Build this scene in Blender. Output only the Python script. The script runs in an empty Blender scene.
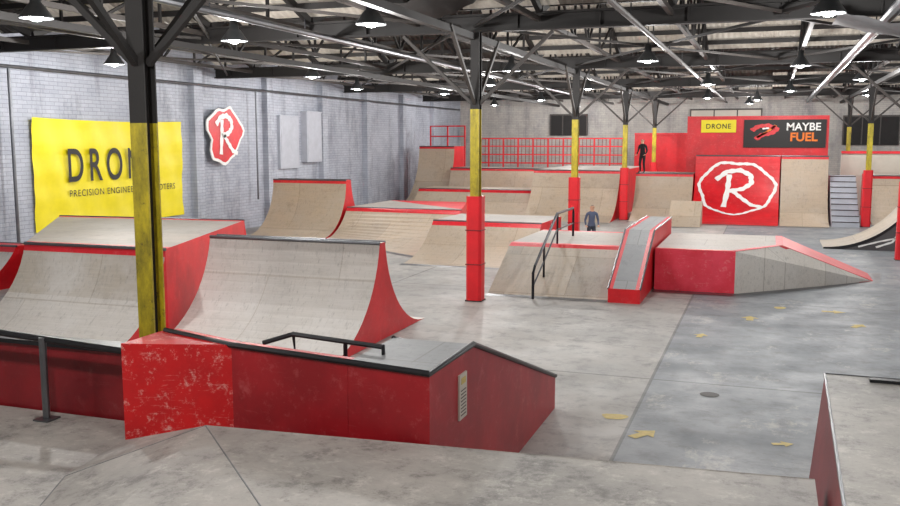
import bpy, math, random, bmesh
from mathutils import Vector, Matrix
random.seed(4)
S=bpy.context.scene
S.view_settings.view_transform='Standard'
try: S.view_settings.look='None'
except: pass
COL=S.collection
# ------------------------------------------------------------------ materials
def srgb(h):
    r=[]
    for c in h:
        c/=255
        r.append(c/12.92 if c<=.04045 else ((c+.055)/1.055)**2.4)
    return (*r,1)
class NT:
    def __init__(s,name):
        s.m=bpy.data.materials.new(name); s.m.use_nodes=True
        s.t=s.m.node_tree; s.n=s.t.nodes; s.l=s.t.links
        s.b=s.n['Principled BSDF']
        s.geo=s.n.new('ShaderNodeNewGeometry'); s.pos=s.geo.outputs['Position']
    def noise(s,scale,detail=4,rough=.6,vec=None,stretch=None):
        v=vec or s.pos
        if stretch:
            mp=s.n.new('ShaderNodeMapping'); mp.inputs['Scale'].default_value=stretch
            s.l.new(v,mp.inputs['Vector']); v=mp.outputs[0]
        n=s.n.new('ShaderNodeTexNoise'); n.inputs['Scale'].default_value=scale
        n.inputs['Detail'].default_value=detail; n.inputs['Roughness'].default_value=rough
        s.l.new(v,n.inputs['Vector']); return n.outputs['Fac']
    def ramp(s,fac,a,b,ca=0.,cb=1.):
        r=s.n.new('ShaderNodeMapRange'); r.inputs[1].default_value=a; r.inputs[2].default_value=b
        r.inputs[3].default_value=ca; r.inputs[4].default_value=cb
        s.l.new(fac,r.inputs[0]); return r.outputs[0]
    def mix(s,fac,a,b,mode='MIX'):
        m=s.n.new('ShaderNodeMix'); m.data_type='RGBA'; m.blend_type=mode
        if isinstance(fac,(int,float)): m.inputs[0].default_value=fac
        else: s.l.new(fac,m.inputs[0])
        for i,x in((6,a),(7,b)):
            if isinstance(x,tuple): m.inputs[i].default_value=x
            else: s.l.new(x,m.inputs[i])
        return m.outputs[2]
    def math(s,op,a,b=None):
        m=s.n.new('ShaderNodeMath'); m.operation=op
        for i,x in enumerate((a,b)):
            if x is None: continue
            if isinstance(x,(int,float)): m.inputs[i].default_value=x
            else: s.l.new(x,m.inputs[i])
        return m.outputs[0]
    def sep(s,vec=None):
        x=s.n.new('ShaderNodeSeparateXYZ'); s.l.new(vec or s.pos,x.inputs[0]); return x.outputs
    def comb(s,a,b,c=None):
        x=s.n.new('ShaderNodeCombineXYZ'); s.l.new(a,x.inputs[0]); s.l.new(b,x.inputs[1])
        if c: s.l.new(c,x.inputs[2])
        return x.outputs[0]
    def brick(s,vec,w,h,mortar,c1=(1,1,1,1),c2=(.9,.9,.9,1),cm=(.5,.5,.5,1),off=.5):
        n=s.n.new('ShaderNodeTexBrick'); n.offset=off
        n.inputs['Scale'].default_value=1; n.inputs['Brick Width'].default_value=w
        n.inputs['Row Height'].default_value=h; n.inputs['Mortar Size'].default_value=mortar
        n.inputs['Mortar Smooth'].default_value=.2
        n.inputs['Color1'].default_value=c1;n.inputs['Color2'].default_value=c2;n.inputs['Mortar'].default_value=cm
        s.l.new(vec,n.inputs['Vector']); return n.outputs
    def bump(s,h,st=.3,d=.01):
        b=s.n.new('ShaderNodeBump'); b.inputs['Strength'].default_value=st; b.inputs['Distance'].default_value=d
        s.l.new(h,b.inputs['Height']); s.l.new(b.outputs[0],s.b.inputs['Normal'])
    def fin(s,col,rough=.5,metal=0.):
        if isinstance(col,tuple): s.b.inputs['Base Color'].default_value=col
        else: s.l.new(col,s.b.inputs['Base Color'])
        if isinstance(rough,(int,float)): s.b.inputs['Roughness'].default_value=rough
        else: s.l.new(rough,s.b.inputs['Roughness'])
        s.b.inputs['Metallic'].default_value=metal
        return s.m
def simple(name,c,rough=.5,metal=0.,var=.25,scale=3):
    t=NT(name); c=srgb(c); d=tuple(x*(1-var) for x in c[:3])+(1,)
    f=t.ramp(t.noise(scale,5,.65),.35,.65)
    return t.fin(t.mix(f,c,d),rough,metal)
def ply(name,c1,c2,worn,seam=(.66,.64,.62,1),wornamt=.6,dirt=.5,scuff=.5):
    t=NT(name)
    g=t.ramp(t.noise(1.1,6,.7),.32,.68)
    base=t.mix(g,srgb(c1),srgb(c2))
    grain=t.ramp(t.noise(6,4,.7,stretch=(.35,6,6)),.3,.7)
    base=t.mix(t.math('MULTIPLY',grain,.20),base,(.12,.09,.07,1))
    w=t.ramp(t.noise(.55,5,.75),.42,.66,0,wornamt)
    base=t.mix(w,base,srgb(worn))
    sc=t.ramp(t.noise(9,3,.8,stretch=(3,.5,1)),.57,.71,0,scuff)
    base=t.mix(sc,base,(.20,.185,.175,1))
    sd=t.ramp(t.noise(7,4,.8,stretch=(3.2,.5,.5)),.58,.70,0,scuff*.7)
    base=t.mix(sd,base,(.16,.145,.13,1))
    dk=t.ramp(t.noise(2.3,8,.8),.53,.70,0,dirt)
    base=t.mix(dk,base,tuple(x*.5 for x in srgb(c2)[:3])+(1,))
    br=t.brick(t.pos,2.44,1.22,.009,(1,1,1,1),(.80,.81,.83,1),seam)
    base=t.mix(.9,base,br[0],'MULTIPLY')
    return t.fin(base,.55)
M={}
M['ply']=ply('plywood_tan',(198,185,167),(180,167,149),(198,193,186))
M['plyback']=ply('plywood_brown',(200,180,156),(182,161,138),(204,192,176),wornamt=.5)
M['plywhite']=ply('plywood_worn_white',(226,220,211),(208,200,190),(234,231,226),dirt=.36,scuff=.4)
M['plybeige']=ply('plywood_worn_beige',(206,196,181),(188,177,162),(226,222,216),dirt=.42,scuff=.45,wornamt=.8)
M['deck']=ply('deck_board_grey',(178,169,159),(158,150,142),(188,183,176))
M['deckgrey']=ply('deck_board_blue_grey',(150,152,154),(132,134,136),(166,168,170))
def redmat(name,base,dark,scuff,amt,fine=7,grime=.5):
    t=NT(name)
    g=t.ramp(t.noise(1.6,5,.6),.35,.65)
    c=t.mix(g,srgb(base),srgb(dark))
    s1=t.ramp(t.noise(fine,8,.82),.55,.68,0,amt)
    c=t.mix(s1,c,srgb(scuff))
    st=t.ramp(t.noise(5,5,.8,stretch=(.6,.6,5)),.6,.72,0,amt*.7)
    c=t.mix(st,c,srgb(scuff))
    s2=t.ramp(t.noise(3,7,.8,stretch=(1,1,.5)),.55,.75,0,grime)
    c=t.mix(s2,c,tuple(x*.4 for x in srgb(dark)[:3])+(1,))
    return t.fin(c,.45)
M['red']=redmat('red_paint_panel',(216,22,34),(192,14,26),(218,110,108),.42,7,.35)
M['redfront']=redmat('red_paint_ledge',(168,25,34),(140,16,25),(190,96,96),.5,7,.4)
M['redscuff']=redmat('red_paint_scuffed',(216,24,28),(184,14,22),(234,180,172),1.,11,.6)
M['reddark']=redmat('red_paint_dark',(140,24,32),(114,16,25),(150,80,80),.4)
M['redband']=redmat('red_edge_band',(216,34,46),(198,24,38),(218,126,126),.5,7,.35)
M['redpink']=redmat('red_paint_faded',(236,70,92),(218,42,60),(238,160,160),.6,5,.2)
M['pad']=simple('red_foam_pad',(220,20,34),.45,var=.15)
M['black']=simple('black_steel',(34,34,38),.38,.3)
M['rail']=simple('dark_rail_steel',(52,54,60),.3,.7)
M['steel']=simple('galvanised_steel',(120,122,126),.35,.8)
M['truss']=simple('truss_paint_dark',(34,31,30),.65)
M['trussl']=simple('truss_paint_grey',(66,61,58),.6)
def ycol():
    t=NT('yellow_column_paint'); f=t.ramp(t.noise(5,7,.75,stretch=(1,1,.4)),.38,.66)
    c=t.mix(f,srgb((200,180,36)),srgb((122,112,28)))
    g=t.ramp(t.noise(11,6,.8),.58,.70,0,.85); c=t.mix(g,c,srgb((56,50,36)))
    return t.fin(c,.5)
M['yellow']=ycol()
M['banner']=simple('yellow_banner_vinyl',(236,218,20),.5,var=.08)
M['ink']=simple('black_print',(30,28,28),.6,var=.1)
M['white']=simple('white_print',(235,235,232),.6,var=.06)
M['greyboard']=simple('grey_painted_board',(180,183,192),.6,var=.12)
M['mark']=simple('yellow_floor_paint',(205,182,104),.6,var=.25,scale=12)
M['orange']=simple('orange_print',(232,120,30),.6,var=.1)
M['hole']=simple('dark_opening',(30,28,28),.8)
M['lampbody']=simple('lamp_housing_grey',(84,86,88),.4,.5)
M['tarp']=simple('grey_tarpaulin',(120,122,124),.6,var=.3)
M['darktarp']=simple('dark_tarpaulin',(38,36,36),.7,var=.3)
M['cream']=simple('cream_plaster',(192,186,174),.7,var=.15,scale=1)
M['winggrey']=simple('ramp_side_graphite',(82,80,82),.5)
def brickwall(name,ax,base,dark):
    t=NT(name); x,y,z=t.sep()
    v=t.comb(y if ax=='y' else x,z)
    b=t.brick(v,.30,.10,.008,(1,1,1,1),(.86,.87,.89,1),(.66,.66,.69,1))
    g=t.ramp(t.noise(.6,6,.7),.35,.68)
    c=t.mix(g,srgb(base),srgb(dark))
    st=t.ramp(t.noise(1.4,6,.75,stretch=(1,1,.25)),.50,.70,0,.65)
    c=t.mix(st,c,srgb((110,111,117)))
    s5=t.ramp(t.noise(.5,8,.8,stretch=(1,1,.6)),.55,.68,0,.45)
    c=t.mix(s5,c,srgb((128,130,138)))
    c=t.mix(.95,c,b[0],'MULTIPLY')
    t.bump(t.math('SUBTRACT',1.,b[1]),.6,.012)
    return t.fin(c,.65)
M['brickL']=brickwall('painted_brick_side','y',(186,190,199),(162,166,177))
M['brickB']=brickwall('painted_brick_end','x',(190,186,179),(164,160,154))
def floormat():
    t=NT('painted_concrete_floor'); x,y,z=t.sep()
    g=t.ramp(t.noise(.35,6,.65),.35,.65)
    c=t.mix(g,srgb((176,171,165)),srgb((148,146,143)))
    sl=t.ramp(x,-1.33,-1.29)
    g2=t.ramp(t.noise(.5,6,.7),.35,.65)
    c=t.mix(sl,c,t.mix(g2,srgb((144,148,152)),srgb((118,123,128))))
    n=t.ramp(t.noise(3.2,8,.75),.49,.69,0,.6)
    c=t.mix(n,c,srgb((98,98,98)))
    p=t.ramp(t.noise(1.3,7,.8,stretch=(1,.6,1)),.56,.69,0,.6)
    c=t.mix(p,c,srgb((200,195,186)))
    d=t.ramp(t.noise(.9,8,.85,stretch=(.6,1,1)),.55,.67,0,.65)
    c=t.mix(d,c,srgb((90,91,92)))
    e=t.ramp(t.noise(7,4,.8,stretch=(.3,1.6,1)),.60,.69,0,.45)
    c=t.mix(e,c,srgb((80,80,82)))
    j=t.brick(t.comb(t.math('ADD',x,1.31),t.math('ADD',y,.9)),6.2,6.2,.022,(1,1,1,1),(.84,.85,.86,1),(.45,.45,.45,1),0.)
    c=t.mix(.9,c,j[0],'MULTIPLY')
    r=t.ramp(t.noise(1.,5,.6),.3,.7,.42,.68)
    t.bump(t.noise(20,4,.6),.08,.01)
    return t.fin(c,r)
M['floor']=floormat()
def platmat():
    t=NT('skatelite_platform_grey')
    g=t.ramp(t.noise(1.2,8,.72),.35,.65)
    c=t.mix(g,srgb((172,167,161)),srgb((138,135,131)))
    s1=t.ramp(t.noise(5,8,.8),.53,.68,0,.65)
    c=t.mix(s1,c,srgb((204,199,192)))
    s2=t.ramp(t.noise(2.4,9,.85),.53,.64,0,.75)
    c=t.mix(s2,c,srgb((98,95,91)))
    s3=t.ramp(t.noise(14,5,.8,stretch=(1,3,1)),.58,.68,0,.55)
    c=t.mix(s3,c,srgb((104,100,96)))
    s4=t.ramp(t.noise(10,5,.85,stretch=(.3,2.5,1)),.6,.68,0,.5)
    c=t.mix(s4,c,srgb((214,208,200)))
    return t.fin(c,.55)
M['plat']=platmat()
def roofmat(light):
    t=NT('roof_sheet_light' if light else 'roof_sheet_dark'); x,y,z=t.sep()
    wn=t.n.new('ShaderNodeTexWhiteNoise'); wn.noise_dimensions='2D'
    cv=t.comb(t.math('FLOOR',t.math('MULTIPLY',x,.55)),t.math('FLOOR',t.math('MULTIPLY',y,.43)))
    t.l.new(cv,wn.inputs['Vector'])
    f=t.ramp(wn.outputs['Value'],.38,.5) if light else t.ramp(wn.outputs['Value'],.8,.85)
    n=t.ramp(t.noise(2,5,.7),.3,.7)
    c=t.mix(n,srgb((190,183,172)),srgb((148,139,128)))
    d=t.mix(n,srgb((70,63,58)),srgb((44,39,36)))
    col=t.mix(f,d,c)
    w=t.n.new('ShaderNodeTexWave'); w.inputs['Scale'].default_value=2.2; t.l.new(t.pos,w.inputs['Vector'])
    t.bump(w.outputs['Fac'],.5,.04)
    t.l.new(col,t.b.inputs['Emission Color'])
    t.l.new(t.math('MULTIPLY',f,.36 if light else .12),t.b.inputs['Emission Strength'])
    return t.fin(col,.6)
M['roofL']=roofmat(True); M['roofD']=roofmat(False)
def emis(name,c,st):
    t=NT(name); t.b.inputs['Emission Color'].default_value=c; t.b.inputs['Emission Strength'].default_value=st
    return t.fin((.9,.9,.9,1),.4)
M['bulb']=emis('lamp_glow',(1,.98,.95,1),30)
# ------------------------------------------------------------------ mesh builder
class B:
    def __init__(s): s.v=[];s.f=[];s.m=[];s.mats=[]
    def mi(s,k):
        if k not in s.mats: s.mats.append(k)
        return s.mats.index(k)
    def face(s,pts,k):
        i=len(s.v); s.v+= [tuple(p) for p in pts]; s.f.append(tuple(range(i,i+len(pts)))); s.m.append(s.mi(k))
    def box(s,x0,x1,y0,y1,z0,z1,k,top=None):
        s.hexa([(x0,y0,z0),(x1,y0,z0),(x1,y1,z0),(x0,y1,z0),(x0,y0,z1),(x1,y0,z1),(x1,y1,z1),(x0,y1,z1)],k,top)
    def hexa(s,P,k,top=None):
        for n,q in enumerate([(0,3,2,1),(4,5,6,7),(0,1,5,4),(1,2,6,5),(2,3,7,6),(3,0,4,7)]):
            s.face([P[a] for a in q],top if (n==1 and top) else k)
    def bar(s,a,b,w,h,k,up=(0,0,1)):
        a=Vector(a);b=Vector(b);d=(b-a).normalized();u=Vector(up)
        if abs(d.dot(u))>.98: u=Vector((1,0,0))
        r=d.cross(u).normalized(); u=r.cross(d)
        P=[]
        for c in(a,b):
            P+=[c-r*w/2-u*h/2,c+r*w/2-u*h/2,c+r*w/2+u*h/2,c-r*w/2+u*h/2]
        for q in[(0,1,2,3),(7,6,5,4),(0,4,5,1),(1,5,6,2),(2,6,7,3),(3,7,4,0)]: s.face([P[i] for i in q],k)
    def tube(s,pts,r,k,n=10):
        pts=[Vector(p) for p in pts]; rings=[]
        for i,p in enumerate(pts):
            d=((pts[min(i+1,len(pts)-1)]-pts[max(i-1,0)])).normalized()
            u=Vector((0,0,1)) if abs(d.z)<.95 else Vector((1,0,0))
            a=d.cross(u).normalized(); b=a.cross(d)
            rings.append([p+(a*math.cos(2*math.pi*j/n)+b*math.sin(2*math.pi*j/n))*r for j in range(n)])
        for i in range(len(rings)-1):
            for j in range(n):
                s.face([rings[i][j],rings[i][(j+1)%n],rings[i+1][(j+1)%n],rings[i+1][j]],k)
        s.face(rings[0][::-1],k); s.face(rings[-1],k)
    def lathe(s,c,prof,k,n=20):
        for i in range(len(prof)-1):
            for j in range(n):
                a=2*math.pi*j/n;b=2*math.pi*(j+1)/n
                (r0,z0),(r1,z1)=prof[i],prof[i+1]
                s.face([(c[0]+r0*math.cos(a),c[1]+r0*math.sin(a),c[2]+z0),(c[0]+r0*math.cos(b),c[1]+r0*math.sin(b),c[2]+z0),
                        (c[0]+r1*math.cos(b),c[1]+r1*math.sin(b),c[2]+z1),(c[0]+r1*math.cos(a),c[1]+r1*math.sin(a),c[2]+z1)],k)
    def ribbon(s,pts,w,k,fn,sub=6,closed=False):
        P=[]; n=len(pts)
        for i in range(n if closed else n-1):
            a=pts[i];b=pts[(i+1)%n]
            for j in range(sub): t=j/sub; P.append((a[0]+(b[0]-a[0])*t,a[1]+(b[1]-a[1])*t))
        if not closed: P.append(pts[-1])
        m=len(P); L=[];R=[]
        for i in range(m):
            a=P[(i-1)%m] if closed else P[max(i-1,0)]; b=P[(i+1)%m] if closed else P[min(i+1,m-1)]
            dx,dy=b[0]-a[0],b[1]-a[1]; q=math.hypot(dx,dy) or 1
            ww=w*(1+.18*math.sin(i*1.7))
            nx,ny=-dy/q*ww/2,dx/q*ww/2
            L.append(fn(P[i][0]+nx,P[i][1]+ny));R.append(fn(P[i][0]-nx,P[i][1]-ny))
        for i in range(m if closed else m-1):
            s.face([L[i],R[i],R[(i+1)%m],L[(i+1)%m]],k)
    def obj(s,name,parent=None,weld=True,smooth=False):
        me=bpy.data.meshes.new(name)
        xs=[p[0] for p in s.v];ys=[p[1] for p in s.v];zs=[p[2] for p in s.v]
        c=((min(xs)+max(xs))/2,(min(ys)+max(ys))/2,min(zs))
        me.from_pydata([(p[0]-c[0],p[1]-c[1],p[2]-c[2]) for p in s.v],[],s.f)
        for k in s.mats: me.materials.append(M[k])
        for i,p in enumerate(me.polygons): p.material_index=s.m[i]
        if weld:
            bm=bmesh.new();bm.from_mesh(me);bmesh.ops.remove_doubles(bm,verts=bm.verts,dist=.0005)
            bmesh.ops.recalc_face_normals(bm,faces=bm.faces);bm.to_mesh(me);bm.free()
        if smooth:
            for p in me.polygons:p.use_smooth=True
        o=bpy.data.objects.new(name,me); COL.objects.link(o); o.location=c
        if parent:
            o.parent=parent; o.location=Vector(c)-parent.location
        return o
# ------------------------------------------------------------------ room shell
XL,XR,YF,YB=-17.,13.,-3.,50.
b=B(); b.box(XL-.3,XR+.3,YF-.3,YB+.3,-.2,0,'floor'); b.obj('floor')
b=B(); b.box(XL-.3,XL,YF-.3,YB+.3,0,7.6,'brickL'); b.obj('wall_left')
b=B(); b.box(XR,XR+.3,YF-.3,YB+.3,0,7.6,'brickL'); b.obj('wall_right')
b=B(); b.box(XL,XR,YB,YB+.3,0,7.6,'brickB'); b.obj('wall_back')
b=B(); b.box(XL,XR,YF-.3,YF,0,7.6,'brickB'); b.obj('wall_front')
rows=[-2.6,6.8,16.2,25.4,34.8,44.0,50.0]
VAL,RID=5.45,7.3
b=B()
for i in range(len(rows)-1):
    y0,y1=rows[i],rows[i+1]; ym=(y0+y1)/2
    if i==0: y0=-3
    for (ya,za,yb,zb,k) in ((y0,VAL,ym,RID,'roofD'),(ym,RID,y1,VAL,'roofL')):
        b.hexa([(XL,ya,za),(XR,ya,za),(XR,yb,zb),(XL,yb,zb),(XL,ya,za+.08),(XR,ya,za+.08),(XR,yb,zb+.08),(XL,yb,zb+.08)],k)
b.obj('ceiling')
def truss_mesh(L):
    t=B(); zb=5.2-VAL; h=RID-VAL-.12
    k='truss'; m=L/2
    t.bar((0,.1,zb),(0,L-.1,zb),.08,.09,'trussl')
    t.bar((0,.05,-.08),(0,m,h-.08),.09,.14,k); t.bar((0,m,h-.08),(0,L-.05,-.08),.09,.14,k)
    for q in(.17,.34):
        y=L*q; z=h*q*2-.1
        t.bar((0,y,zb),(0,y,z),.05,.05,k); t.bar((0,L-y,zb),(0,L-y,z),.05,.05,k)
        t.bar((0,L*(q+.16),zb),(0,y,z),.05,.05,k); t.bar((0,L-L*(q+.16),zb),(0,L-y,z),.05,.05,k)
    t.bar((0,m,zb),(0,m,h-.1),.05,.05,k)
    return t
xs_tr=[-15.6+2.32*i for i in range(12)]
for i in range(1,len(rows)-1):
    L=rows[i+1]-rows[i]; base=None
    for x in xs_tr:
        if base is None:
            base=truss_mesh(L).obj('roof_truss'); z0=base.location.z; yc=base.location.y
            base.location=(x,rows[i]+yc,VAL+z0)
        else:
            o=bpy.data.objects.new('roof_truss',base.data); COL.objects.link(o); o.location=(x,rows[i]+yc,VAL+z0)
for i in range(1,len(rows)-1):
    y0,y1=rows[i],rows[i+1]; ym=(y0+y1)/2
    b=B()
    for j in range(1,8):
        f=j/8
        for (ya,za,yb,zb) in ((y0,VAL,ym,RID),(ym,RID,y1,VAL)):
            y=ya+(yb-ya)*f; z=za+(zb-za)*f-.06
            b.box(XL,XR,y-.04,y+.04,z-.11,z,'truss')
    b.obj('roof_purlins')
for y in rows[1:-1]:
    b=B()
    b.box(XL,XR,y-.09,y+.09,5.30,5.34,'truss'); b.box(XL,XR,y-.09,y+.09,5.02,5.06,'truss'); b.box(XL,XR,y-.015,y+.015,5.06,5.30,'truss')
    for i in range(20):
        x=XL+1.5*i+.6; b.box(x-.01,x+.01,y-.08,y+.08,5.06,5.3,'truss')
    b.obj('roof_girder')
for x in(-5.25,3.3,-11.2):
    b=B(); b.box(x-.06,x+.06,YF,YB,4.88,5.0,'truss'); b.obj('roof_tie_beam')
for i in range(1,len(rows)-2):
    b=B()
    for x in(-16.5,-10.9,-5.2,.0,5.6):
        b.bar((x,rows[i]+.1,5.12),(x+5.4,rows[i+1]-.1,5.12),.04,.05,'trussl'); b.bar((x+5.4,rows[i]+.1,5.12),(x,rows[i+1]-.1,5.12),.04,.05,'truss')
    b.obj('roof_bracing')
for x,r,k in((-8.1,.06,'steel'),(-2.2,.05,'trussl'),(1.7,.09,'steel')):
    b=B(); b.tube([(x,8,5.0),(x,49.5,5.0)],r,k)
    for y in range(9,49,3): b.tube([(x,y,5.0),(x,y,5.25)],.012,'black',5)
    b.obj('service_pipe')
# ------------------------------------------------------------------ columns
def column(x,y,pad=True,y0=2.0,y1=3.62):
    c=B(); w=.085
    def H(z0,z1,k,wk=None):
        c.box(x-w,x+w,y-w,y-w+.018,z0,z1,k); c.box(x-w,x+w,y+w-.018,y+w,z0,z1,k); c.box(x-.01,x+.01,y-w+.018,y+w-.018,z0,z1,wk or k)
    H(0,y0,'truss'); H(y0,y1,'yellow','truss'); H(y1,5.02,'truss')
    c.box(x-.16,x+.16,y-.16,y+.16,0,.02,'truss')
    if pad:
        n=16; r=.15
        ring=[(x+r*max(-1,min(1,1.25*math.cos(2*math.pi*(j+.5)/n))),y+r*max(-1,min(1,1.25*math.sin(2*math.pi*(j+.5)/n)))) for j in range(n)]
        for j in range(n):
            a=ring[j];d=ring[(j+1)%n]; c.face([(*a,.02),(*d,.02),(*d,2.0),(*a,2.0)],'pad')
        c.face([(*p,2.0) for p in ring],'pad')
        for zz in(.7,1.35): c.box(x-.156,x+.156,y-.156,y+.156,zz,zz+.02,'reddark')
    for dx,dy in((1.45,0),(-1.45,0),(0,1.45),(0,-1.45)):
        c.bar((x+.05*dx,y+.05*dy,3.72),(x+dx,y+dy,5.0),.06,.06,'truss' if y<10 else 'trussl')
    c.obj('steel_column')
column(-5.32,6.8,False,.9,3.2)
for y in rows[2:-1]: column(-5.2,y)
for y in rows[3:-1]: column(3.3,y)
for y in rows[1:3]: column(9.8,y)
# ------------------------------------------------------------------ ramps
def lerp(a,b,t): return (a[0]+(b[0]-a[0])*t,a[1]+(b[1]-a[1])*t)
def prof(side,h,bank,band=.14,bandd=.28):
    toeF,copF,copB,toeB=side
    out=[]; tags=[]
    def trans(w):
        if bank: return [(0,0),(1-band/h,h-band),(1,h)]
        if w<h: r=w; th=math.pi/2; ex=h-w
        else: r=(h*h+w*w)/(2*h); th=math.acos(1-h/r); ex=0
        n=14; zs=[]
        for i in range(n+1):
            a=th*i/n; zs.append((r*math.sin(a)/w, r*(1-math.cos(a))))
        if ex: zs.append((1,h))
        z=h-band; q=(1,z)
        for i in range(len(zs)-1):
            if zs[i][1]<z<=zs[i+1][1]:
                t=(z-zs[i][1])/(zs[i+1][1]-zs[i][1]); q=(zs[i][0]+(zs[i+1][0]-zs[i][0])*t,z); break
        return [p for p in zs if p[1]<z-1e-4]+[q,(1,h)]
    zs=trans(math.dist(toeF,copF))
    for t,z in zs: p=lerp(toeF,copF,t); out.append((*p,z))
    tags+=['s']*(len(zs)-2)+['b']
    D=math.dist(copF,copB)
    if D>2*bandd:
        p=lerp(copF,copB,bandd/D); out.append((*p,h)); tags.append('b')
        if toeB:
            p=lerp(copF,copB,1-bandd/D); out.append((*p,h)); tags.append('d'); out.append((*copB,h)); tags.append('b')
        else: out.append((*copB,h)); tags.append('d')
    else: out.append((*copB,h)); tags.append('b')
    if toeB:
        zs=trans(math.dist(toeB,copB))[::-1]
        for t,z in zs[1:]:
            p=lerp(toeB,copB,t); out.append((*p,z))
        tags+=['b']+['s']*(len(zs)-2)
    else: out.append((*copB,0)); tags.append('v')
    return out,tags
def ramp(name,Ls,Rs,h,surf='ply',deck='deck',bank=False,side='red',band='redband',coping=True,plate=True,bandw=.12,bandd=.26,upper=None):
    c=B(); PL,tg=prof(Ls,h,bank,bandw,bandd); PR,_=prof(Rs,h,bank,bandw,bandd)
    mp={'s':surf,'d':deck,'b':band,'v':side}
    for i,t in enumerate(tg):
        k=mp[t]
        if t=='s' and upper and (PL[i][2]+PL[i+1][2])/2>h*.5: k=upper
        c.face([PL[i],PR[i],PR[i+1],PL[i+1]],k)
    def close(P):
        for i in range(len(P)-1):
            a,d=P[i],P[i+1]
            if (a[0],a[1])==(d[0],d[1]): continue
            q=[(a[0],a[1],0),(d[0],d[1],0)]
            if d[2]>1e-6: q.append(d)
            if a[2]>1e-6: q.append(a)
            if len(q)>2: c.face(q,side)
    close(PL);close(PR)
    if coping:
        for (l,r) in ((Ls[1],Rs[1]),)+(((Ls[2],Rs[2]),) if Ls[3] else ()):
            c.tube([(*l,h-.005),(*r,h-.005)],.026,'steel')
    if plate:
        l,r=Ls[0],Rs[0]; d=(Vector(l)-Vector(Ls[1])).normalized()*.22
        c.face([(l[0]+d.x,l[1]+d.y,.004),(r[0]+d.x,r[1]+d.y,.004),(r[0],r[1],.012),(l[0],l[1],.012)],'steel')
    return c.obj(name)
def rect(x0,x1,t0,c0,c1,t1):
    return [(x0,t0),(x0,c0),(x0,c1),((x0,t1) if t1 else None)],[(x1,t0),(x1,c0),(x1,c1),((x1,t1) if t1 else None)]
L,R=rect(-8.5,-5.5,10.6,12.4,12.6,14.3); ramp('spine_ramp',L,R,1.5,'plywhite',band='plywhite')
ramp('spine_ramp',[(-11.8,9.8),(-11.3,11.35),(-14.6,15.7),(-14.6,17.4)],[(-8.62,9.7),(-8.62,11.4),(-10.2,16.1),(-10.2,17.7)],1.4,'plywhite','deck',upper='plybeige')
L,R=rect(-16.7,-14.75,12.9,14.6,15.0,16.4); ramp('spine_ramp',L,R,.85,'plywhite')
L,R=rect(-15.65,-12.95,24.8,26.55,26.9,28.8); ramp('spine_ramp',L,R,1.75,'plyback','plyback')
ramp('quarter_pipe_ramp',[(-12.8,24.6),(-12.8,26.3),(-12.8,29.8),None],[(-8.7,21.9),(-8.9,26.3),(-9.9,29.8),None],.9,'plyback','deck')
L,R=rect(-8.5,-5.5,20.5,22.75,25.1,None); ramp('quarter_pipe_ramp',L,R,.9,'plyback','deck')
L,R=rect(-5.2,-2.79,17.0,18.7,21.7,23.4); fb=ramp('funbox_ramp',L,R,.85,'ply','deck',bank=True,bandd=.2,bandw=.06,coping=False)
L,R=rect(-14.1,-9.05,33.5,36.0,37.9,None); ramp('quarter_pipe_ramp',L,R,1.0,'plyback','plyback')
L,R=rect(-14.15,-9.05,38.25,40.2,42.3,None); ramp('quarter_pipe_ramp',L,R,1.75,'plyback','deck')
L,R=rect(-16.0,-14.2,38.0,40.9,42.3,None); ramp('quarter_pipe_ramp',L,R,2.75,'plyback','deck')
L,R=rect(-8.98,-5.5,33.2,35.7,42.3,None); ramp('quarter_pipe_ramp',L,R,1.85,'plyback','deck')
L,R=rect(-4.95,-2.75,34.1,36.2,38.1,None); mq=ramp('quarter_pipe_ramp',L,R,1.75,'plyback','deck')
L,R=rect(.45,2.1,34.0,36.6,38.1,None); ramp('quarter_pipe_ramp',L,R,2.45,'plyback','deck')
L,R=rect(-2.7,.4,34.0,36.6,38.1,None)
rp=ramp('quarter_pipe_ramp',L,R,2.45,'red','deck')
ramp('kicker_ramp',[(-3.3,32.5),(-3.3,33.55),(-3.3,33.7),None],[(-2.2,32.5),(-2.2,33.55),(-2.2,33.7),None],.85,'plyback','plyback',bank=True,side='plyback',coping=False,band='plyback')
def rstrokes(b,fn,w,k):
    b.ribbon([(-.22,.62),(-.25,.1),(-.34,-.75)],w,k,fn)
    b.ribbon([(-.62,.42),(-.3,.72),(.1,.78),(.42,.6),(.45,.3),(.2,.08),(-.22,-.02)],w,k,fn)
    b.ribbon([(-.1,.0),(.15,-.28),(.48,-.62),(.82,-.72)],w*.9,k,fn)
r_=(2.45**2+2.6**2)/(2*2.45)
def onramp(a,bb,off=.02):
    s=2.50+1.24*bb; th=s/r_
    return (-1.15+1.36*a, 34.0+(r_-off)*math.sin(th), r_-(r_-off)*math.cos(th))
c=B(); pts=[]
for i in range(28):
    a=2*math.pi*i/28; q=1.0+.05*math.sin(3*a+.5)+.04*math.sin(7*a)
    pts.append((q*math.cos(a),q*math.sin(a)*.98))
c.ribbon(pts,.085,'white',lambda a,d:onramp(a,d),4,True)
rstrokes(c,lambda a,d:onramp(a*.9,d*.9,.025),.15,'white')
lg=c.obj('painted_logo',weld=False); lg.location-=rp.location; lg.parent=rp
b=B(); b.box(-3.2,2.15,38.2,38.3,0,3.95,'red'); b.box(-3.2,2.15,38.14,38.36,3.95,4.0,'redband')
for x in(-3.15,-1.4,.4,2.05): b.box(x-.05,x+.05,38.3,38.4,0,3.95,'black')
b.obj('red_backboard')
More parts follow.
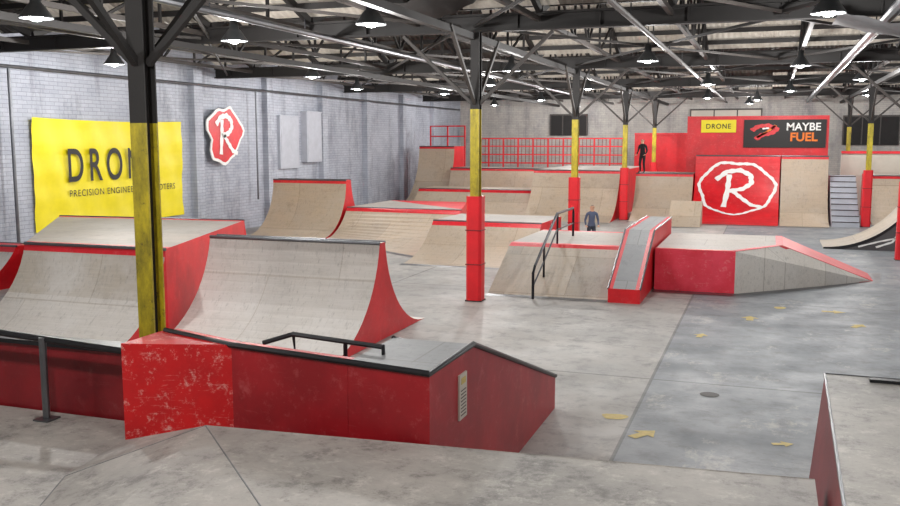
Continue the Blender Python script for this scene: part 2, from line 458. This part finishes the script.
def text(s,u0,u1,z0,z1,mp,parent,k,name,bold=0.,space=1.):
    cu=bpy.data.curves.new(name,'FONT'); cu.body=s; cu.size=1; cu.offset=bold; cu.space_character=space
    o=bpy.data.objects.new(name,cu); COL.objects.link(o); bpy.context.view_layer.update()
    dg=bpy.context.evaluated_depsgraph_get(); me=bpy.data.meshes.new_from_object(o.evaluated_get(dg))
    bpy.data.objects.remove(o)
    xs=[v.co.x for v in me.vertices];ys_=[v.co.y for v in me.vertices]
    a,b_,c_,d=min(xs),max(xs),min(ys_),max(ys_)
    for v in me.vertices:
        X=(v.co.x-a)/(b_-a);Y=(v.co.y-c_)/(d-c_)
        v.co=Vector(mp(u0+(u1-u0)*X,z0+(z1-z0)*Y))-parent.location
    me.materials.clear(); me.materials.append(M[k])
    o=bpy.data.objects.new(name,me); COL.objects.link(o); o.parent=parent
b=B(); b.box(-1.0,2.05,38.13,38.17,2.75,3.85,'ink')
fx=lambda a,d:(-.2+.5*a,38.12,3.32+.34*d)
b.ribbon([(-1,.3),(-.5,.8),(.2,.9),(.9,.5),(.5,.0),(-.2,-.2),(-.7,-.7)],.42,'red',fx); b.ribbon([(-.6,-.5),(.1,.1),(.8,.9)],.2,'orange',fx); b.ribbon([(-.2,.5),(.3,.6)],.18,'white',fx)
sb=b.obj('sponsor_banner',weld=False)
mpb=lambda x,z:(x,38.115,z)
text('MAYBE',.6,1.85,3.42,3.72,mpb,sb,'white','lettering_upper',.02); text('FUEL',.75,1.75,3.0,3.34,mpb,sb,'orange','lettering_lower',.03)
b=B(); b.box(-2.65,-1.3,38.13,38.17,3.35,3.85,'banner')
sb=b.obj('sponsor_banner',weld=False)
text('DRONE',-2.45,-1.5,3.5,3.7,mpb,sb,'ink','lettering',.01,1.2)
b=B(); x0,x1,y=-13.7,-6.3,42.45
for i in range(11):
    x=x0+(x1-x0)*i/10; b.box(x-.035,x+.035,y-.035,y+.035,0,3.15,'red')
for z in(1.95,2.35,2.75,3.12): b.box(x0,x1,y-.025,y+.025,z-.03,z+.03,'red')
for i in range(41):
    x=x0+(x1-x0)*i/40; b.box(x-.012,x+.012,y-.012,y+.012,1.9,3.1,'reddark')
b.obj('safety_fence')
b=B()
for x in(-16,-15.1,-14.2): b.box(x-.03,x+.03,42.42,42.48,0,3.75,'red')
b.box(-16,-14.2,42.42,42.48,3.7,3.76,'red'); b.box(-16,-14.2,42.42,42.48,3.2,3.26,'red'); b.obj('safety_fence')
b=B()
for i in range(9):
    b.box(2.18,3.08,34.4+.3*i,37.6,.19*i,.19*(i+1),'greyboard')
    b.box(2.18,3.08,34.39+.3*i,34.42+.3*i,.19*(i+1)-.03,.19*(i+1)+.003,'trussl')
b.obj('staircase')
b=B(); n=14; r0=2.3; P=[]
for i in range(n+1):
    a=math.radians(62)*i/n; P.append((1.55+2.55*math.sin(a),r0*(1-math.cos(a))*1.1))
for i in range(n):
    (xa,za),(xb,zb)=P[i],P[i+1]
    b.face([(xa,27.4,za+.02),(xb,27.4,zb+.02),(xb,29.6,zb+.02),(xa,29.6,za+.02)],'ply')
    for y in(27.4,29.6): b.face([(xa,y,0),(xb,y,0),(xb,y,zb+.02),(xa,y,za+.02)],'winggrey')
    b.face([(xa,27.38,za-.04),(xb,27.38,zb-.04),(xb,27.38,zb+.05),(xa,27.38,za+.05)],'black')
b.face([(P[-1][0],27.4,0),(P[-1][0],29.6,0),(P[-1][0],29.6,P[-1][1]+.02),(P[-1][0],27.4,P[-1][1]+.02)],'winggrey')
fw=lambda a,d:(2.9+.5*a,27.37,.42+.35*d)
b.ribbon([(-.9,-.95),(.1,-.5),(1.2,-.1)],.12,'white',fw); b.ribbon([(0,-.95),(.8,-.5),(1.3,.5)],.14,'white',fw)
b.obj('quarter_pipe_ramp')
# hubba ledge beside the funbox
b=B(); x0,x1=-2.77,-2.17
for x in(x0,x1):
    b.face([(x,16.82,0),(x,18.85,0),(x,18.85,1.2),(x,16.82,.27)],'red'); b.face([(x,18.85,0),(x,22.3,0),(x,22.3,1.2),(x,18.85,1.2)],'red')
b.face([(x0,16.82,0),(x1,16.82,0),(x1,16.82,.27),(x0,16.82,.27)],'red')
b.face([(x0,22.3,0),(x1,22.3,0),(x1,22.3,1.2),(x0,22.3,1.2)],'red')
e=.09
for (ya,za,yb,zb) in((16.82,.27,18.85,1.2),(18.85,1.2,22.3,1.2)):
    b.face([(x0+e,ya,za),(x1-e,ya,za),(x1-e,yb,zb),(x0+e,yb,zb)],'deckgrey')
    b.face([(x0,ya,za),(x0+e,ya,za),(x0+e,yb,zb),(x0,yb,zb)],'redband'); b.face([(x1-e,ya,za),(x1,ya,za),(x1,yb,zb),(x1-e,yb,zb)],'redband')
for x in(x0,x1): b.tube([(x,16.82,.27),(x,18.85,1.2),(x,22.3,1.2)],.02,'steel',8)
b.obj('hubba_ledge')
# pyramid bank right of the ledge
b=B(); h=.85
A=(-2.12,18.6);C=(-.55,18.6);D=(.35,20.0);E=(.35,22.0);F=(-2.12,22.0)
H_=(2.25,21.3);I=(2.25,22.6)
b.face([(*A,0),(*C,0),(*C,h),(*A,h)],'redpink')
b.face([(*p,h) for p in(A,C,D,E,F)],'deck')
b.face([(*C,h),(*C,0),(*H_,0),(*D,h)],'plywhite')
b.face([(*D,h),(*H_,0),(*I,0),(*E,h)],'redband')
b.face([(*E,h),(*I,0),(*F,0),(*F,h)],'plywhite'); b.face([(*A,0),(*A,h),(*F,h),(*F,0)],'red')
def strip(a,d,w,k='redband'):
    a=Vector(a);d=Vector(d);w=Vector(w);up=Vector((0,0,.008))
    b.hexa([a,d,d+w,a+w,a+up,d+up,d+w+up,a+w+up],k)
strip((*A,h),(*C,h),(0,.16,0)); strip((*C,h),(*D,h),(-.08,.16,0)); strip((D[0],D[1],h),(E[0],E[1],h),(-.14,0,0))
Dv=Vector((*D,h));Hv=Vector((*H_,0)); Cv=Vector((*C,h)); C0=Vector((*C,0))
nn=(Hv-Dv).cross(C0-Dv).normalized(); nn=nn if nn.z>0 else -nn
e1=(Cv-Dv).normalized()*.16; e2=(C0-Hv).normalized()*.42
b.face([Dv+nn*.006,Dv+e1+nn*.006,Hv+e2+nn*.006,Hv+nn*.006],'redband')
b.face([(-.62,18.3,.005),(2.35,21.05,.005),(2.55,22.7,.005),(2.25,22.6,.006),(*H_,.008),(-.5,18.55,.008)],'steel')
b.face([(-2.15,18.3,.005),(-.62,18.3,.005),(-.5,18.6,.008),(-2.15,18.6,.008)],'steel')
b.obj('pyramid_funbox')
b=B(); x=-4.2
b.tube([(x,16.72,.0),(x,16.72,.5),(x,16.85,.62),(x,18.75,1.5),(x,20.4,1.5),(x,20.45,1.4),(x,20.45,.85)],.028,'rail')
for y,z0,z1 in((17.6,.3,.97),(18.8,.85,1.5)): b.tube([(x,y,z0),(x,y,z1)],.022,'rail')
b.tube([(x,16.72,.25),(x,17.6,.62),(x,18.75,1.15),(x,20.45,1.15)],.018,'rail')
b.obj('handrail',parent=fb)
# ------------------------------------------------------------------ foreground
b=B(); z=.9; zl=.6
b.face([(-3.95,5.62,z),(.36,5.98,z),(.36,-1.5,z),(-1.0,-1.5,z),(-1.0,2.7,z)],'plat')
tl=[(-3.95,5.62,z),(-1.0,2.7,z),(-1.0,-1.5,z),(-3.2,-1.5,zl),(-3.2,1.8,zl),(-4.78,5.05,zl),(-4.9,5.7,zl)]
b.face([tl[0],tl[1],tl[4],tl[5]],'plat'); b.face([tl[1],tl[2],tl[3],tl[4]],'plat'); b.face([tl[0],tl[5],tl[6]],'plat')
b.face([tl[0],tl[6],(-4.92,5.84,zl)],'plat'); b.face([tl[0],(-4.92,5.84,zl),(-4.035,6.105,.66)],'plat')
b.face([tl[0],(-4.035,6.105,.66),(-3.5,6.0,.66),(-3.5,5.66,.89)],'plat')
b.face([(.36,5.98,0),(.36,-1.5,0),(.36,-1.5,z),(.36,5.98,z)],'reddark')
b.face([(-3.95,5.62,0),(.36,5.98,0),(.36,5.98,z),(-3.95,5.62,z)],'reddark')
b.face([(-9.5,-1.5,zl),(-3.2,-1.5,zl),(-3.2,1.8,zl),(-4.78,5.05,zl),(-4.9,5.7,zl),(-4.92,6.28,zl),(-9.5,6.28,zl)],'plat')
b.face([(-9.5,6.28,0),(-4.92,6.28,0),(-4.92,6.28,zl),(-9.5,6.28,zl)],'reddark')
b.tube([(-3.95,5.62,z-.014),(.36,5.98,z-.014)],.018,'plat',8)
b.tube([(-3.95,5.62,z-.002),(-1.0,2.7,z-.002)],.006,'tarp',6)
b.tube([(-3.95,5.62,z-.002),(-4.78,5.05,zl-.002),(-3.2,1.8,zl)],.006,'tarp',6)
b.obj('platform')
b=B(); zt=1.41
a0=(-4.9,5.86);a1=(-4.03,6.12)
b.face([(*a0,.0),(*a1,.0),(*a1,zt),(*a0,zt)],'redscuff')
b.face([(*a0,.0),(*a0,zt),(-4.9,6.5,zt),(-4.9,6.5,.0)],'redscuff')
b.face([(*a0,zt),(*a1,zt),(-4.83,6.36,zt)],'redscuff')
b.face([(*a0,zt),(-4.83,6.36,zt),(-4.9,6.5,zt)],'redscuff')
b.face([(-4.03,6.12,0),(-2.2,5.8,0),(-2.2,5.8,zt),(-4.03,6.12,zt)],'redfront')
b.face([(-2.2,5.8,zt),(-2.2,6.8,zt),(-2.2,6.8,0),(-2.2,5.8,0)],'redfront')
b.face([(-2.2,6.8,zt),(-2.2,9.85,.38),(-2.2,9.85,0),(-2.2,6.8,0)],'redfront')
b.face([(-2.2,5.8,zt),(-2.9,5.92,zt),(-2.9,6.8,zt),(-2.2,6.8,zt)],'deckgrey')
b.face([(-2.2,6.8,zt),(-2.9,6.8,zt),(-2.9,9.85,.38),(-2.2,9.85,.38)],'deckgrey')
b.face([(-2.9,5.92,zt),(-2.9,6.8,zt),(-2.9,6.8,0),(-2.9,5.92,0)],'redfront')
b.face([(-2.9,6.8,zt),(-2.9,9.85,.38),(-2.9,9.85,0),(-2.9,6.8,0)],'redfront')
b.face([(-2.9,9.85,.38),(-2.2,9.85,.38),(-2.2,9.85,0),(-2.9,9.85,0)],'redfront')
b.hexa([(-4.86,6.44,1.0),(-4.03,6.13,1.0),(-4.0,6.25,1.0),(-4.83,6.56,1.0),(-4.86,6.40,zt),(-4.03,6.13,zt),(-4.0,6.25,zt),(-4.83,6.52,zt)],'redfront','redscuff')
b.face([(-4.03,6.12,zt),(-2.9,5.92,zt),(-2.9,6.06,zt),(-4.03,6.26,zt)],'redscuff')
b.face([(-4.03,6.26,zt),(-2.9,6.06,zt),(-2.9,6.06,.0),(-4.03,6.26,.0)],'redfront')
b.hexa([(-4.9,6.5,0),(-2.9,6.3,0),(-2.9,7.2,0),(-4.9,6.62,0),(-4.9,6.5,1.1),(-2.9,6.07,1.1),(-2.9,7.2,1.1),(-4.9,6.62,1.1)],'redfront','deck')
b.tube([(-4.86,6.38,zt+.01),(-4.03,6.12,zt),(-2.2,5.8,zt),(-2.2,6.8,zt),(-2.2,9.85,.38)],.024,'black',8)
b.tube([(-2.9,6.8,zt),(-2.9,9.85,.38)],.02,'black',8)
b.box(-2.2,-2.185,6.42,6.60,.88,1.24,'cream')
for i in range(8): b.box(-2.186,-2.182,6.45,6.57,.91+.028*i,.917+.028*i,'trussl')
b.box(-2.186,-2.182,6.46,6.56,1.16,1.21,'mark')
gl=b.obj('grind_ledge',weld=False)
b=B()
b.tube([(-3.62,6.45,1.1),(-3.62,6.4,1.47),(-2.74,6.22,1.47),(-2.74,6.25,1.1)],.022,'black',8)
b.tube([(-3.1,6.3,1.47),(-3.1,6.3,1.1)],.018,'black',8)
b.tube([(-3.62,6.42,1.47),(-3.85,6.3,1.40)],.02,'black',8)
b.obj('grind_rail',parent=gl)
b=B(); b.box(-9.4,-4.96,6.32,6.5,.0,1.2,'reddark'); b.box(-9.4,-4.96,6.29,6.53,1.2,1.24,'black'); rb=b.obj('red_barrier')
b=B(); b.tube([(-9.0,6.08,1.38),(-6.6,6.08,1.36),(-4.98,6.12,1.27)],.03,'black',10)
for x in(-5.92,-8.4): b.tube([(x,6.08,.61),(x,6.08,1.34)],.032,'steel',10); b.box(x-.08,x+.08,6.0,6.16,.601,.615,'steel')
b.obj('handrail',parent=rb)
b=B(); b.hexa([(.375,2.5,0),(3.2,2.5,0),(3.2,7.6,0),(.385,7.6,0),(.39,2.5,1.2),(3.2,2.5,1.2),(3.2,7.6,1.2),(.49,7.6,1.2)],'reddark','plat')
b.box(.80,1.02,7.43,7.5,1.2,1.225,'black'); b.tube([(.39,2.5,1.195),(.49,7.6,1.195),(3.2,7.6,1.195)],.012,'steel',8)
b.obj('manual_pad_box')
# ------------------------------------------------------------------ floor markings
def arrow(x,y,s,ang):
    c=B(); ca,sa=math.cos(ang),math.sin(ang)
    P=[(-.5,-.15),(.0,-.15),(.0,-.38),(.5,0),(.0,.38),(.0,.15),(-.5,.15)]
    Q=[(x+s*(p*ca-q*sa),y+s*(p*sa+q*ca)) for p,q in P]
    c.face([(*q,.004) for q in Q],'mark'); c.obj('floor_arrow_marking',weld=False)
arrow(-1.12,9.25,.36,math.radians(55)); arrow(-.2,16.1,.4,math.radians(90)); arrow(1.2,17.2,.4,math.radians(0))
arrow(1.5,16.0,.36,math.radians(60)); arrow(.25,9.4,.22,math.radians(20)); arrow(-.9,14.4,.3,math.radians(80)); arrow(.9,12.3,.3,math.radians(100))
def patch(x,y,w,l,k='mark'):
    c=B(); c.face([(x+w*(1+.15*math.sin(3*a))*math.cos(a),y+l*(1+.2*math.sin(2*a+1))*math.sin(a),.003) for a in [i*math.pi/8 for i in range(16)]],k); c.obj('floor_paint_patch',weld=False)
patch(-1.5,9.75,.14,.12); patch(.3,20.2-2.9,.1,.14)
b=B(); b.lathe((-.56,11.0,0),[(0,.006),(.10,.006),(.115,.004)],'trussl',20); b.obj('floor_drain',weld=False)
# ------------------------------------------------------------------ left wall dressing
for i,y in enumerate([15.2,24.1,28.4,32.6,36.8,41,45.2]):
    b=B(); b.box(XL,XL+.22,y-.22,y+.22,0,5.2,'brickL'); b.obj('trim_%d'%(i+1))
b=B(); n=40
Y0,Y1,Z0,Z1=17.4,23.35,.78,3.6
def bx(y,z):
    return XL+.09+.025*math.sin(y*3.1+z)+.02*math.sin(y*7+z*3)+.012*math.sin(z*9)
g=[[(bx(Y0+(Y1-Y0)*i/n,Z0+(Z1-Z0)*j/16),Y0+(Y1-Y0)*i/n,(Z0+(Z1-Z0)*j/16)-.05*math.sin(math.pi*i/n)*(j/16)) for i in range(n+1)] for j in range(17)]
for j in range(16):
    for i in range(n): b.face([g[j][i],g[j][i+1],g[j+1][i+1],g[j+1][i]],'banner')
ban=b.obj('advertising_banner',smooth=True)
mpl=lambda y,z:(XL+.155,y,z)
text('DRONE',18.5,21.95,1.97,2.84,mpl,ban,'ink','headline_lettering',.012,1.4)
text('PRECISION ENGINEERED SCOOTERS',18.5,22.85,1.60,1.77,mpl,ban,'ink','subline_lettering',.0,1.15)
b=B()
def blob(sc,ph):
    return [(sc*(1+.13*math.sin(3*a+ph)+.08*math.sin(5*a+1)+.05*math.sin(11*a))*math.cos(a),sc*(1+.1*math.sin(2*a+ph)+.07*math.sin(7*a))*math.sin(a)) for a in [2*math.pi*i/40 for i in range(40)]]
def wl(a,d,o): return (XL+o,25.42+.98*a,3.2+.96*d)
o_=blob(1.0,.6); b.face([wl(p[0],p[1],.26) for p in o_],'white')
for i in range(40):
    p,q=o_[i],o_[(i+1)%40]; b.face([wl(*p,.26),wl(*q,.26),wl(*q,.22),wl(*p,.22)],'white')
b.face([wl(p[0],p[1],.265) for p in blob(.9,.6)],'red')
rstrokes(b,lambda a,d:wl(a*.85+.02,d*.85,.28),.2,'white')
for yy in(25.0,26.0): b.box(XL,XL+.24,yy-.03,yy+.03,2.7,3.5,'black')
b.obj('wall_sign',weld=False)
for (y0,y1,z0,z1,d) in((29.2,30.6,2.0,3.9,.12),(31.0,32.2,2.2,4.1,.25)):
    b=B(); b.box(XL,XL+d,y0,y1,z0,z1,'greyboard'); b.box(XL,XL+d+.03,y0-.03,y1+.03,z1,z1+.05,'greyboard'); b.box(XL+d,XL+d+.012,y0+.08,y1-.08,z0+.08,z1-.08,'greyboard'); b.obj('wall_cabinet')
b=B(); b.tube([(XL+.3,2,4.75),(XL+.3,49,4.75)],.04,'steel'); b.tube([(XL+.3,27.3,4.7),(XL+.3,27.3,1.0)],.03,'steel'); b.tube([(XL+.3,16.6,4.7),(XL+.3,16.6,0)],.04,'steel'); b.obj('conduit_pipe')
def panel(name,x0,x1,z0,z1,k,y=YB-.02):
    b=B(); b.box(x0,x1,y-.12,y,z0,z1,k); b.box(x0-.06,x1+.06,y-.14,y,z1,z1+.08,'trussl'); b.box(x0-.06,x0,y-.14,y,z0,z1,'trussl'); b.box(x1,x1+.06,y-.14,y,z0,z1,'trussl')
    for q in(1/3,2/3): b.box(x0+(x1-x0)*q-.03,x0+(x1-x0)*q+.03,y-.14,y,z0,z1,'trussl')
    b.obj(name)
panel('window_1',-11.6,-9.6,3.3,4.4,'hole'); panel('window_2',-4.0,-.5,3.6,4.6,'cream'); panel('window_3',3.5,6,2.8,4.2,'hole')
b=B(); b.box(-6.4,-3.4,46,46.4,0,3.3,'red'); b.box(-6.4,-3.4,45.9,46.5,3.3,3.4,'redband'); b.obj('storage_locker')
b=B(); b.box(2.8,12.9,40.5,40.7,0,2.5,'cream'); b.box(2.8,12.9,40.45,40.75,2.5,2.6,'redband'); b.obj('plywood_screen')
L,R=rect(3.6,9.5,35.5,38,40.3,None); ramp('quarter_pipe_ramp',L,R,1.7,'plyback','deck')
# tarpaulins slung under the roof
def sling(x0,x1,y0,y1,z,sag,k):
    b=B(); nx,ny=16,8
    tp=[[(x0+(x1-x0)*i/nx,y0+(y1-y0)*j/ny,z-sag*math.sin(math.pi*i/nx)-.05*math.sin(math.pi*j/ny)-.02*math.sin(i*2.1+j)) for i in range(nx+1)] for j in range(ny+1)]
    for j in range(ny):
        for i in range(nx): b.face([tp[j][i],tp[j][i+1],tp[j+1][i+1],tp[j+1][i]],k)
    b.obj('hanging_tarpaulin',smooth=True)
sling(.9,3.8,15.2,16.8,5.0,.28,'tarp'); sling(-6.6,-4.9,13.6,15.4,5.5,.3,'darktarp'); sling(-11,-8.6,16.6,19.5,5.9,.35,'darktarp')
# ------------------------------------------------------------------ pendant lamps
def lamp(x,y,z=4.78,p=300):
    c=B()
    c.lathe((x,y,z),[(.0,.34),(.07,.34),(.08,.2),(.12,.16),(.23,.0),(.235,-.02),(.215,-.015),(.1,.13),(.0,.14)],'lampbody')
    c.lathe((x,y,z),[(0,-.06),(.06,-.05),(.10,.0),(.09,.06),(0,.12)],'bulb',14)
    c.tube([(x,y,z+.34),(x,y,5.6)],.012,'black',6)
    o=c.obj('pendant_lamp',smooth=True)
    l=bpy.data.lights.new('lamp_light','POINT'); l.shadow_soft_size=.1; l.energy=p; l.color=(1,.985,.965)
    lo=bpy.data.objects.new('lamp_light',l); COL.objects.link(lo); lo.parent=o; lo.location=Vector((x,y,z-.18))-o.location
for x,y in[(-5.7,12.6),(-9.9,10.4),(.68,13.6),(.6,22.9),(-11.9,22.4),(-8.9,13.9),(-13.3,28.2),(-11.6,32.2),(-6.2,22.2),(.6,34.4),(-2.6,20.4),(-5.9,30.8),(3.5,38.6),(-14.2,17.2),(-1.9,29.6),(-9.5,38.8),(-13,43.5),(-2.5,38.9),(-8.4,27.6),(2.4,28.6),(-.6,41.5),(-6.3,42),
           (-4.2,3.4),(.8,3.4),(6.5,6.5),(6.5,14.5),(6.5,23),(-10,3.4),(7,33),(-9.5,46.5),(-1,45.5),(6.5,45)]:  # this row of lamps is added to brighten the foreground and back wall
    lamp(x,y)
w=bpy.data.worlds.new('world'); S.world=w; w.use_nodes=True
w.node_tree.nodes['Background'].inputs[0].default_value=(.8,.85,.9,1); w.node_tree.nodes['Background'].inputs[1].default_value=.5
# ------------------------------------------------------------------ people
def person(name,loc,ht,rot,top,legs,lean=0.):
    k=ht/1.75
    J={'pel':(0,0,.95,.13),'waist':(0,.0,1.08,.12),'chest':(0,.02,1.30,.145),'neck0':(0,.02,1.45,.07),'neck':(0,.03,1.52,.055),'head0':(0,.03,1.60,.085),'head1':(0,.025,1.67,.095),'head2':(0,.02,1.72,.06)}
    E=[('pel','waist'),('waist','chest'),('chest','neck0'),('neck0','neck'),('neck','head0'),('head0','head1'),('head1','head2')]
    for s,n in((-1,'l'),(1,'r')):
        J.update({n+'hip':(s*.09,0,.88,.095),n+'kn':(s*.11,.06,.50,.06),n+'an':(s*.12,-.02,.09,.042),n+'toe':(s*.14,.15,.04,.038),
          n+'sh':(s*.18,.02,1.40,.06),n+'el':(s*.25,.0,1.13,.045),n+'wr':(s*.24,.17,.96,.028),n+'pm':(s*.235,.24,.93,.03)})
        E+=[('pel',n+'hip'),(n+'hip',n+'kn'),(n+'kn',n+'an'),(n+'an',n+'toe'),('neck0',n+'sh'),(n+'sh',n+'el'),(n+'el',n+'wr'),(n+'wr',n+'pm')]
        for f in range(4):
            a=n+'f%d'%f; dx=(f-1.5)*.021; ln=(.055,.068,.064,.048)[f]
            J[a]=(s*.235+dx,.285,.925,.0095); J[a+'b']=(s*.235+dx,.285+ln*.7,.90,.0085)
            E+=[(n+'pm',a),(a,a+'b')]
        J[n+'t']=(s*.235-s*.045,.25,.92,.011); J[n+'tb']=(s*.235-s*.06,.285,.905,.009); E+=[(n+'pm',n+'t'),(n+'t',n+'tb')]
    names=list(J); me=bpy.data.meshes.new(name)
    me.from_pydata([(J[q][0],J[q][1]+lean*max(0,J[q][2]-.9),J[q][2]) for q in names],[(names.index(a),names.index(d)) for a,d in E],[])
    o=bpy.data.objects.new(name,me); COL.objects.link(o)
    sk=o.modifiers.new('skin','SKIN'); sk.use_smooth_shade=True
    for i,q in enumerate(names):
        me.skin_vertices[0].data[i].radius=(J[q][3],J[q][3])
    me.skin_vertices[0].data[0].use_root=True
    ss=o.modifiers.new('sub','SUBSURF'); ss.levels=2; ss.render_levels=2
    bpy.context.view_layer.update(); dg=bpy.context.evaluated_depsgraph_get()
    m2=bpy.data.meshes.new_from_object(o.evaluated_get(dg)); bpy.data.objects.remove(o)
    cols=[simple(name+'_skin',(206,160,132),.5,var=.08),simple(name+'_top',top,.8,var=.2),simple(name+'_trousers',legs,.8,var=.2),simple(name+'_hair',(46,34,26),.7),simple(name+'_shoes',(40,40,44),.6)]
    m2.materials.clear()
    for c_ in cols: m2.materials.append(c_)
    for p in m2.polygons:
        x,y,z=p.center; y-=lean*max(0,z-.9)
        if z>1.50: i=3 if (z>1.70 or (y<.02 and z>1.56)) else 0
        elif y>.19 and z<1.05 and z>.8: i=0
        elif z>.93 or (abs(x)>.2 and z>.8): i=1
        elif z>.09: i=2
        else: i=4
        p.material_index=i; p.use_smooth=True
    bm=bmesh.new(); bm.from_mesh(m2)
    ly=lean*.75
    def blobf(c,r,mi,sc=(1,1,1)):
        q=bmesh.ops.create_uvsphere(bm,u_segments=8,v_segments=6,radius=r,matrix=Matrix.Translation(c)@Matrix.Diagonal((*sc,1)))
        for f in {f for v in q['verts'] for f in v.link_faces}: f.material_index=mi
    blobf((0,.03+.092+ly,1.625),.014,0,(.8,1,1.4))
    for s in(-1,1):
        blobf((s*.033,.03+.08+ly,1.655),.010,3); blobf((s*.088,.03+ly,1.63),.02,0,(.5,.8,1.3))
    blobf((0,.03+.082+ly,1.585),.018,0,(1.2,.5,.35))
    bm.to_mesh(m2); bm.free()
    o=bpy.data.objects.new(name,m2); COL.objects.link(o)
    zmin=min(v.co.z for v in m2.vertices)
    o.scale=(k,k,k); o.rotation_euler=(0,0,rot); o.location=(loc[0],loc[1],loc[2]-zmin*k)
    return o
person('child_standing',(-4.62,25.0,0),1.28,math.radians(200),(86,96,122),(50,56,70),.15)
person('person_standing',(-4.78,36.7,1.75),1.36,math.radians(160),(24,24,28),(22,22,26))
# ------------------------------------------------------------------ camera
cam=bpy.data.cameras.new('camera'); cam.sensor_width=36; cam.lens=36; cam.clip_end=200
co=bpy.data.objects.new('camera',cam); COL.objects.link(co)
pit=math.atan(113/900); yaw=math.atan(320/math.hypot(900,113))
co.location=(0,0,3.05); co.rotation_euler=(math.pi/2-pit,0,yaw)
S.camera=co
